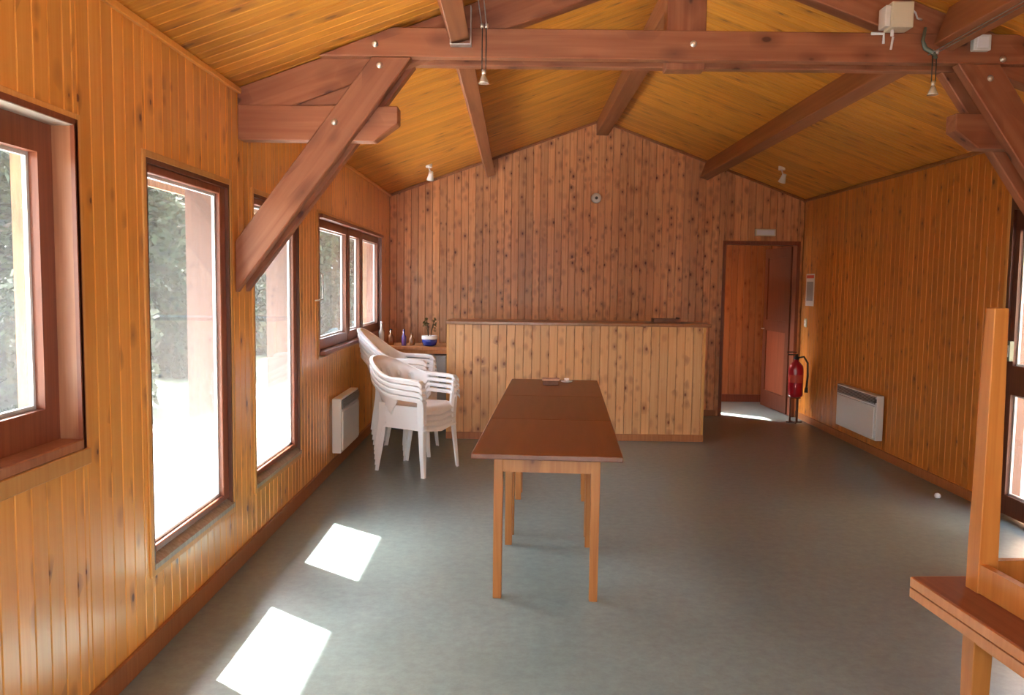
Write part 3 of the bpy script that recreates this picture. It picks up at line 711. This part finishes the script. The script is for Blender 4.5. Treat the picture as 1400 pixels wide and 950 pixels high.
# worktop and cabinet left of the counter
wt = empty('worktop', (-1.09, 8.75, 0)); tag(wt, 'narrow wooden worktop between the left wall and the bar counter', 'worktop')
MB().box(-.405, .402, -.25, .25, .865, .90).bevel(.004).build('board', M['skirting'], wt)
MB().box(-.405, .402, -.235, -.22, .825, .865).build('front_batten', M['table_leg'], wt)
MB().box(-.40, -.37, -.2, .2, 0, .865).build('support', M['pine_trim'], wt)
cb = empty('grey_cabinet', (-1.02, 8.78, 0)); tag(cb, 'blue-grey low cabinet standing under the worktop behind the white chairs', 'cabinet')
MB().box(-.30, .30, -.18, .2, .08, .80).build('carcass', M['grey_cabinet'], cb)
MB().box(-.29, .29, -.15, .19, 0, .08).build('plinth', M['black'], cb)
for a in (-.297, .003):
    dd = MB().box(a, a + .294, -.197, -.181, .09, .56).bevel(.003).build('door', M['grey_cabinet'], cb)
    MB().box(a + .13, a + .17, -.21, -.198, .50, .515).build('handle', M['steel'], dd)
    dd = MB().box(a, a + .294, -.197, -.181, .60, .79).bevel(.003).build('drawer', M['grey_cabinet'], cb)
    MB().box(a + .10, a + .19, -.21, -.198, .70, .712).build('handle', M['steel'], dd)
MB().box(-.30, .30, -.185, -.17, .562, .598).build('shadow_gap', M['black'], cb)
# things on the worktop
bx, by, bz = -.895, 8.60, .90
pp = empty('flower_pot', (bx, by, bz)); tag(pp, 'blue pot with a white rim and a thin dried plant, on the worktop', 'potted plant')
MB().lathe([(.045, 0), (.07, .01), (.082, .05), (.08, .085), (.07, .085), (.07, .07), (.001, .068)], k=20).build('pot', M['blue'], pp)
MB().lathe([(.0815, .072), (.0835, .078), (.0835, .106), (.0815, .11), (.073, .11), (.071, .085)], k=20).build('rim', M['white_glaze'], pp)
r = random.Random(5); mb = MB(); lf = bmesh.new()
for k in range(9):
    a = r.uniform(0, 2*PI); h = r.uniform(.14, .26); q = Vector((.05 * math.cos(a) , .05 * math.sin(a), .07 + h))
    mb.tube([(0.01 * math.cos(a), .01 * math.sin(a), .07), (q.x * .4, q.y * .4, .07 + h * .5), q], [.0035, .003, .002], 5)
    for j in range(5):
        c = q + Vector((r.uniform(-.02, .02), r.uniform(-.02, .02), r.uniform(-.08, .01))); u = Vector((r.gauss(0,1), r.gauss(0,1), r.gauss(0,1))).normalized(); v = u.orthogonal()
        lf.faces.new([lf.verts.new(c + u * .016 * e + v * .009 * g) for e, g in ((-1,0),(0,-1),(1,0),(0,1))])
mb.build('stem', M['twig'], pp)
me = bpy.data.meshes.new('leaves'); lf.to_mesh(me); lf.free(); me.materials.append(M['dry_leaf']); link('leaves', me, pp)
def bottle(x, y, h, r0, m, label, cap=M['steel']):
    b = empty('bottle', (x, y, .90)); tag(b, label, 'bottle', 'bottles on the worktop')
    MB().lathe([(r0 * .9, 0), (r0, .008), (r0, h * .55), (r0 * .4, h * .72), (r0 * .36, h * .93)], k=14).build('body', m, b)
    MB().lathe([(r0 * .42, h * .93), (r0 * .42, h)], k=12).build('cap', cap, b)
bottle(-1.40, 8.60, .25, .03, M['bottle_pale'], 'tall pale bottle on the worktop, nearest the window corner', M['white_plastic'])
bottle(-1.31, 8.66, .17, .03, M['bottle_amber'], 'short amber bottle on the worktop between the pale and the violet bottle', M['black'])
bottle(-1.165, 8.60, .17, .026, M['bottle_violet'], 'violet bottle in the middle of the worktop', M['bottle_violet'])
bottle(-1.09, 8.68, .12, .03, M['bottle_amber'], 'small amber jar-like bottle right of the violet bottle', M['skirting'])

# things on the far table
t = empty('wooden_box', (.30, 6.66, .75), math.radians(-3)); tag(t, 'small pinkish wooden box on the far end of the table row', 'box')
MB().box(-.065, .065, -.04, .04, 0, .035).bevel(.003).build('body', M['dark_wood_item'], t)
MB().box(-.072, .072, -.045, .045, .035, .052).bevel(.003).build('lid', M['pink_wood'], t)
t = empty('white_saucer', (.44, 6.82, .75)); tag(t, 'small white dish beside the wooden box on the far table', 'dish')
MB().lathe([(.03, 0), (.045, .006), (.05, .012), (.046, .012), (.03, .007)], k=20).build('plate', M['white_plastic'], t)
MB().lathe([(.014, .007), (.02, .02), (.021, .035), (.017, .035), (.015, .015)], k=14).build('cup', M['white_plastic'], t)

# ------------------------------------------------------------------ radiators
def radiator(name, loc, rot, Wd, H, D, label):
    t = empty('radiator', loc, rot); tag(t, label, 'radiator', 'wall convector heaters')    # local: x along wall, -y into the room
    MB().box(-Wd/2, Wd/2, -D + .012, -.02, 0, H).bevel(.008, 2).build('casing', M['white_enamel'], t)
    MB().box(-Wd/2 + .03, Wd/2 - .03, -D, -D + .0125, .02, H * .76).bevel(.004).build('front_panel', M['white_enamel'], t)
    MB().box(-Wd/2 + .03, Wd/2 - .03, -D + .005, -D + .0118, H * .80, H * .965).build('outlet_recess', M['grille'], t)
    for k in range(5):
        z = H * (.815 + .032 * k); MB().box(-Wd/2 + .035, Wd/2 - .035, -D - .001, -D + .005, z, z + .005).build('grille_slat', M['steel'], t)
    MB().box(Wd/2 - .028, Wd/2 - .004, -D + .002, -D + .0125, H * .84, H * .92).build('thermostat', M['grille'], t)
    MB().box(-Wd/2 + .1, -Wd/2 + .14, -.021, -.002, .05, H - .05).box(Wd/2 - .14, Wd/2 - .1, -.021, -.002, .05, H - .05).build('wall_bracket', M['steel'], t)
radiator('l', (XL, 6.98, .165), PI/2, .74, .45, .105, 'white electric wall heater under the left window, beside the white chairs')
radiator('r', (XR, 7.93, .165), -PI/2, .93, .42, .10, 'white electric wall heater on the right wall, near the fire extinguisher')

# ------------------------------------------------------------------ white plastic armchairs
def make_chair(hb, lean):
    t = empty('plastic_armchair')
    wp = M['white_plastic']
    # seat: dished surface with a rolled front and skirts
    bm = bmesh.new(); nx, ny = 12, 10; G = []
    for i in range(nx + 1):
        u = i / nx; x = -.21 + .45 * u; row = []
        for j in range(ny + 1):
            v = -1 + 2 * j / ny; hw = .205 + .035 * u
            z = .425 - .018 * (1 - v*v) * math.sin(PI * min(1, u * 1.05)) - (.045 * max(0, (u - .85) / .15) ** 2)
            row.append(bm.verts.new((x, v * hw, z)))
        G.append(row)
    for i in range(nx):
        for j in range(ny): f = bm.faces.new((G[i][j], G[i+1][j], G[i+1][j+1], G[i][j+1])); f.smooth = True
    e = [G[i][0] for i in range(nx + 1)], [G[i][ny] for i in range(nx + 1)]
    for side, sg in zip(e, (-1, 1)):
        lo = [bm.verts.new((v.co.x, v.co.y + sg * .006, .375 + .0 * v.co.x)) for v in side]
        for i in range(nx): bm.faces.new((side[i], side[i+1], lo[i+1], lo[i]))
    fr = [bm.verts.new((v.co.x + .004, v.co.y, .345 + .03 * abs(v.co.y / .24))) for v in G[nx]]
    for j in range(ny): bm.faces.new((G[nx][j], G[nx][j+1], fr[j+1], fr[j]))
    bmesh.ops.recalc_face_normals(bm, faces=bm.faces)
    me = bpy.data.meshes.new('seat'); bm.to_mesh(me); bm.free(); me.materials.append(wp)
    o = link('seat', me, t); md = o.modifiers.new('s', 'SOLIDIFY'); md.thickness = .004; md.offset = 0
    # backrest: a wrapping shell with slots cut between its ribs
    bm = bmesh.new(); N, K = 28, 7; G = []
    def pt(s, k):
        a = s * 1.75                                   # angle around the sitter
        f = max(0, 1 - abs(s) ** 2.2)
        ztop = .655 + (hb - .655) * (.5 + .5 * math.cos(PI * abs(s) ** 1.25))
        zb = .44 if abs(s) < .7 else .44 + (.60 - .44) * ((abs(s) - .7) / .3)
        z = zb + (ztop - zb) * k
        x = .02 - .265 * math.cos(a * .86) - lean * (z - .44) * (.35 + .65 * f)
        y = (.262 if True else 0) * math.sin(min(PI/2, abs(a * .92))) * (1 if s > 0 else -1) * (.86 + .14 * min(1, (z - .44) / .25))
        return Vector((x, y, z))
    for i in range(N + 1):
        s = -1 + 2 * i / N
        G.append([bm.verts.new(pt(s, k / K)) for k in range(K + 1)])
    for i in range(N):
        for k in range(K):
            if 2 <= k <= K - 3 and i % 3 == 1 and 5 < i < N - 5: continue
            f = bm.faces.new((G[i][k], G[i+1][k], G[i+1][k+1], G[i][k+1])); f.smooth = True
    bmesh.ops.recalc_face_normals(bm, faces=bm.faces)
    me = bpy.data.meshes.new('backrest'); bm.to_mesh(me); bm.free(); me.materials.append(wp)
    o = link('backrest', me, t); md = o.modifiers.new('s', 'SOLIDIFY'); md.thickness = .005; md.offset = 0
    rim = [pt(-1 + 2 * i / N, 1) for i in range(N + 1)]
    mb = MB(); rings = []
    for i, p in enumerate(rim):
        tg = (rim[min(i+1, N)] - rim[max(i-1, 0)]).normalized(); out = Vector((p.x - .02, p.y, 0)).normalized()
        out = (out - tg * out.dot(tg)).normalized(); up = tg.cross(out); up = up if up.z > 0 else -up
        rings.append([p + out * a + up * b for a, b in ((-.004, .003), (.020, .004), (.026, -.004), (.026, -.022), (.021, -.022), (.019, -.006), (-.004, -.004))])
    mb.loft(rings, True, 0, False); mb.build('rim', wp, t)
    for sg in (-1, 1):
        e0 = pt(sg, 1)
        # arm: inverted channel from the backrest to the front leg
        path = [Vector((e0.x - .01, e0.y, e0.z)), Vector((.05, sg * .268, .652)), Vector((.15, sg * .268, .648)), Vector((.225, sg * .262, .640)), Vector((.250, sg * .258, .615))]
        rings = []
        for i, p in enumerate(path):
            w = .024 + .008 * min(1, i / 2)
            rings.append([p + Vector((0, sg * w * a, b)) for a, b in ((-1, -.002), (-.8, .004), (.8, .004), (1, -.002), (1, -.032), (.86, -.032), (.86, -.004), (-.86, -.004), (-1, -.02))])
        MB().loft(rings).build('armrest', wp, t)
        # front leg up to the arm: L-shaped, tapering
        rings = []
        for z, w, x, y in ((.62, .042, .240, .262), (.42, .050, .232, .250), (.30, .044, .236, .254), (.0, .030, .255, .272)):
            xx, yy = x, sg * y
            rings.append([(xx, yy, z), (xx - w, yy, z), (xx - w, yy - sg * .006, z), (xx - .006, yy - sg * .006, z), (xx - .006, yy - sg * w, z), (xx, yy - sg * w, z)])
        MB().loft(rings).build('leg', wp, t)
        rings = []
        for z, w, x, y in ((.44, .060, -.215, .215), (.30, .050, -.225, .212), (.0, .032, -.265, .222)):
            xx, yy = x, sg * y
            rings.append([(xx, yy, z), (xx + w, yy, z), (xx + w, yy - sg * .006, z), (xx + .006, yy - sg * .006, z), (xx + .006, yy - sg * w, z), (xx, yy - sg * w, z)])
        MB().loft(rings).build('leg', wp, t)
    return t
ordn = {4: ['bottom', 'second', 'third', 'topmost'], 6: ['bottom', 'second', 'third', 'fourth', 'fifth', 'topmost']}
def stack(hb, lean, n, loc, rz_, where, dz=.046, dx=-.012):
    c = make_chair(hb, lean)
    for k in range(n):
        t = c if k == 0 else copy_tree(c)
        q = Matrix.Rotation(rz_, 3, 'Z') @ Vector((dx * k, 0, 0))
        t.location = (loc[0] + q.x, loc[1] + q.y, dz * k); t.rotation_euler = (0, 0, rz_)
        tag(t, 'white plastic armchair, %s of the %s' % (ordn[n][k] + (' from the bottom' if 0 < k < n - 1 else ''), where), 'chair', 'white plastic armchairs in two stacks')
stack(.80, .42, 4, (-.815, 6.82), math.radians(-27), 'nearer, lower stack of four', dx=-.004)
stack(.905, .36, 6, (-.985, 7.56), math.radians(-3), 'taller stack behind, against the left wall', dx=-.007)

# ------------------------------------------------------------------ fire extinguisher, notices, alarm
fe = empty('fire_extinguisher', (3.25, 9.42, 0)); tag(fe, 'red fire extinguisher on a stand in the corner by the doorway', 'fire extinguisher')
MB().lathe([(.055, .30), (.078, .31), (.084, .335), (.084, .62), (.076, .665), (.045, .70), (.028, .715), (.026, .735)], k=24).build('cylinder', M['red'], fe)
MB().lathe([(.03, .735), (.03, .765), (.018, .77), (.016, .79)], k=12).build('valve', M['black'], fe)
MB().box(-.10, .015, -.010, .010, .785, .797).box(-.11, .0, -.010, .010, .815, .825).bevel(.002).build('handle', M['black'], fe)
MB().tube([(.02, -.0, .755), (.075, -.03, .77), (.115, -.045, .70), (.12, -.05, .55), (.11, -.05, .42)], .011, 8).tube([(.11, -.05, .42), (.108, -.05, .36)], [.016, .022], 8).build('hose', M['black'], fe)
MB().lathe([(.0842, .47), (.0848, .471), (.0848, .56), (.0842, .561)], k=24).build('instruction_band', M['red_print'], fe)
MB().tube([(-.05, 0, .0), (-.05, 0, .30)], .011, 6).tube([(.03, 0, .0), (.03, 0, .30)], .013, 6).tube([(-.09, 0, .008), (.09, 0, .008)], .009, 6).tube([(-.01, -.09, .008), (-.01, .09, .008)], .009, 6).box(-.07, .05, -.05, .05, .288, .30).build('stand', M['frame_dark'], fe)
po = empty('wall_notice', (XR - .001, 9.53, 1.35)); tag(po, 'white paper notice with a red heading on the right wall near the doorway', 'notice')
MB().box(-.003, 0, -.13, .13, 0, .37).build('sheet', M['paper'], po)
MB().box(-.0045, -.003, -.115, .115, .32, .355).build('heading_band', M['red_print'], po)
MB().box(-.0045, -.003, -.10, .10, .06, .28).build('print_block', M['grey_print'], po)
sw = empty('light_switch', (XR - .001, 9.62, 1.10)); tag(sw, 'small cream double light switch on the right wall below the notice', 'light switch')
MB().box(-.012, 0, -.035, .035, 0, .10).bevel(.003).build('plate', M['cream_plastic'], sw)
MB().box(-.018, -.012, -.022, .022, .055, .085).build('rocker', M['white_plastic'], sw); MB().box(-.018, -.012, -.022, .022, .015, .045).build('rocker', M['white_plastic'], sw)
el = empty('emergency_light', (2.95, YB - .001, 2.163)); tag(el, 'cream rectangular emergency light above the doorway', 'emergency light')
MB().box(-.12, .12, -.045, 0, 0, .083).bevel(.006, 2).build('housing', M['cream_plastic'], el)
MB().box(-.105, .105, -.05, -.045, .012, .071).bevel(.002).build('lens', M['white_glaze'], el)
sa = empty('smoke_alarm', (.943, YB - .001, 2.583)); tag(sa, 'small round grey smoke alarm high on the back wall', 'alarm')
o = MB().lathe([(.06, 0), (.06, .02), (.05, .035), (.02, .04)], k=24).build('housing', M['white_enamel'], sa, rot=(PI/2, 0, 0))
o = MB().lathe([(.018, .040), (.018, .048), (.01, .05)], k=12).build('sensor', M['grille'], sa, rot=(PI/2, 0, 0))
dt = MB().lathe([(.006, 0), (.018, .004), (.024, .018), (.018, .034), (.006, .04)], k=12).build('plastic_ball', M['white_plastic'], None, (3.20, 6.08, 0)); tag(dt, 'tiny white ball lying on the floor by the right wall', 'ball')

# boxes and bolts on the truss
jb = empty('junction_box', (1.945, YT0 - .001, 2.90)); tag(jb, 'large white electrical box with a loose cable on the tie beam', 'electrical box')
MB().box(-.045, .065, -.10, -.0, .0, .13).bevel(.006, 2).build('housing', M['cream_plastic'], jb)
MB().box(-.073, -.045, -.085, -.0, .01, .115).bevel(.004).build('side_unit', M['white_enamel'], jb)
MB().tube([(.065, -.05, .115), (.10, -.04, .09), (.12, -.02, .07), (.15, -.005, .068)], .005, 6).build('cable', M['white_plastic'], jb)
MB().tube([(-.02, -.05, 0), (-.02, -.05, -.03)], .009, 6).tube([(-.115, -.02, -.01), (-.05, -.02, -.01), (-.05, -.02, -.06)], .008, 6).tube([(-.01, -.04, -.03), (-.01, -.02, -.09)], .006, 6).build('cable_gland', M['white_plastic'], jb)
j2 = empty('small_junction_box', (2.40, YT0 - .001, 2.808)); tag(j2, 'small square white junction box on the tie beam, right of the larger box', 'electrical box')
MB().box(-.045, .045, -.04, 0, 0, .08).bevel(.004).build('housing', M['white_enamel'], j2)
MB().box(-.03, .03, -.044, -.04, .012, .068).bevel(.002).build('lid', M['white_plastic'], j2)

# low-voltage cable lamps hanging at the truss
def cable_lamp(x, z, zc, label, heavy):
    t = empty('cable_lamp', (x, YT0 - .05, z)); tag(t, label, 'lamp', 'low-voltage cable lamps')
    for s in (-1, 1):
        MB().tube([(s * .012, .045, zc - z), (s * .03, -6.3, zc - z + .02)], .003, 6).build('cable', M['steel'], t)
        MB().tube([(s * .010, 0, .03), (s * .010, 0, zc - z + .01)], .0028, 6).build('rod', M['black'], t)
        MB().lathe([(.009, zc - z - .008), (.010, zc - z), (.009, zc - z + .012)], cx=s * .012, k=8).build('clamp', M['bolt'], t)
    MB().lathe([(.010, .012), (.011, .035)], k=12).build('socket', M['bolt'], t)
    MB().lathe([(.028, -.035), (.026, -.028), (.016, -.005), (.009, .012)], k=16).build('reflector', M['bulb_glass'], t)
    MB().lathe([(.004, -.030), (.009, -.024), (.009, -.010), (.005, -.004)], k=10).build('bulb', M['white_glaze'], t)
    if heavy:
        MB().tube([(-.045, .02, zc - z + .13), (-.06, .01, zc - z + .06), (-.05, 0, zc - z + .02), (-.01, 0, zc - z - .0), (.01, 0, zc - z - .03)], [.008, .009, .012, .012, .008], 8).build('tensioner', M['green_metal'], t)
cable_lamp(-.178, 2.64, 2.895, 'small halogen lamp hanging on two thin rods left of the king post', False)
cable_lamp(2.15, 2.61, 2.79, 'small halogen lamp hanging under the right half of the tie beam, with a green tensioner', True)
def ceiling_spot(x, y, label):
    z = ceil_z(x); t = empty('ceiling_spot', (x, y, z)); tag(t, label, 'lamp', 'white ceiling spotlights')
    MB().lathe([(.035, -.03), (.035, .012)], k=16).build('base', M['white_plastic'], t)
    MB().tube([(0, 0, -.03), (.015, 0, -.075)], .007, 8).build('stem', M['white_plastic'], t)
    h = MB().lathe([(.022, .035), (.026, .0), (.040, -.055), (.036, -.055), (.02, -.01)], k=16).build('shade', M['white_plastic'], t, (.02, -.0, -.105), (math.radians(25), math.radians(10), 0))
ceiling_spot(-.93, 8.8, 'white spotlight on the left ceiling slope near the back wall')
ceiling_spot(2.80, 8.8, 'white spotlight on the right ceiling slope near the back wall')

# sky portals
portal('portal', (XL - .17, (W1[0]+W1[1])/2, 1.54), W1[1]-W1[0], 1.12, (1, 0, 0))
portal('portal', (XL - .17, 3.83, 1.21), .98, 1.71, (1, 0, 0))
portal('portal', (XL - .17, 5.2, 1.21), .98, 1.71, (1, 0, 0))
portal('portal', (XL - .17, 7.7, 1.54), 2.93, 1.08, (1, 0, 0))
portal('portal', (XR + .17, 5.17, 1.11), 1.1, 2.22, (-1, 0, 0))
portal('portal', (-.25, YF - .14, 1.05), 1.8, 2.1, (0, 1, 0))
portal('portal', (LX0 - .11, 10.51, 1.535), .78, .83, (1, 0, 0))
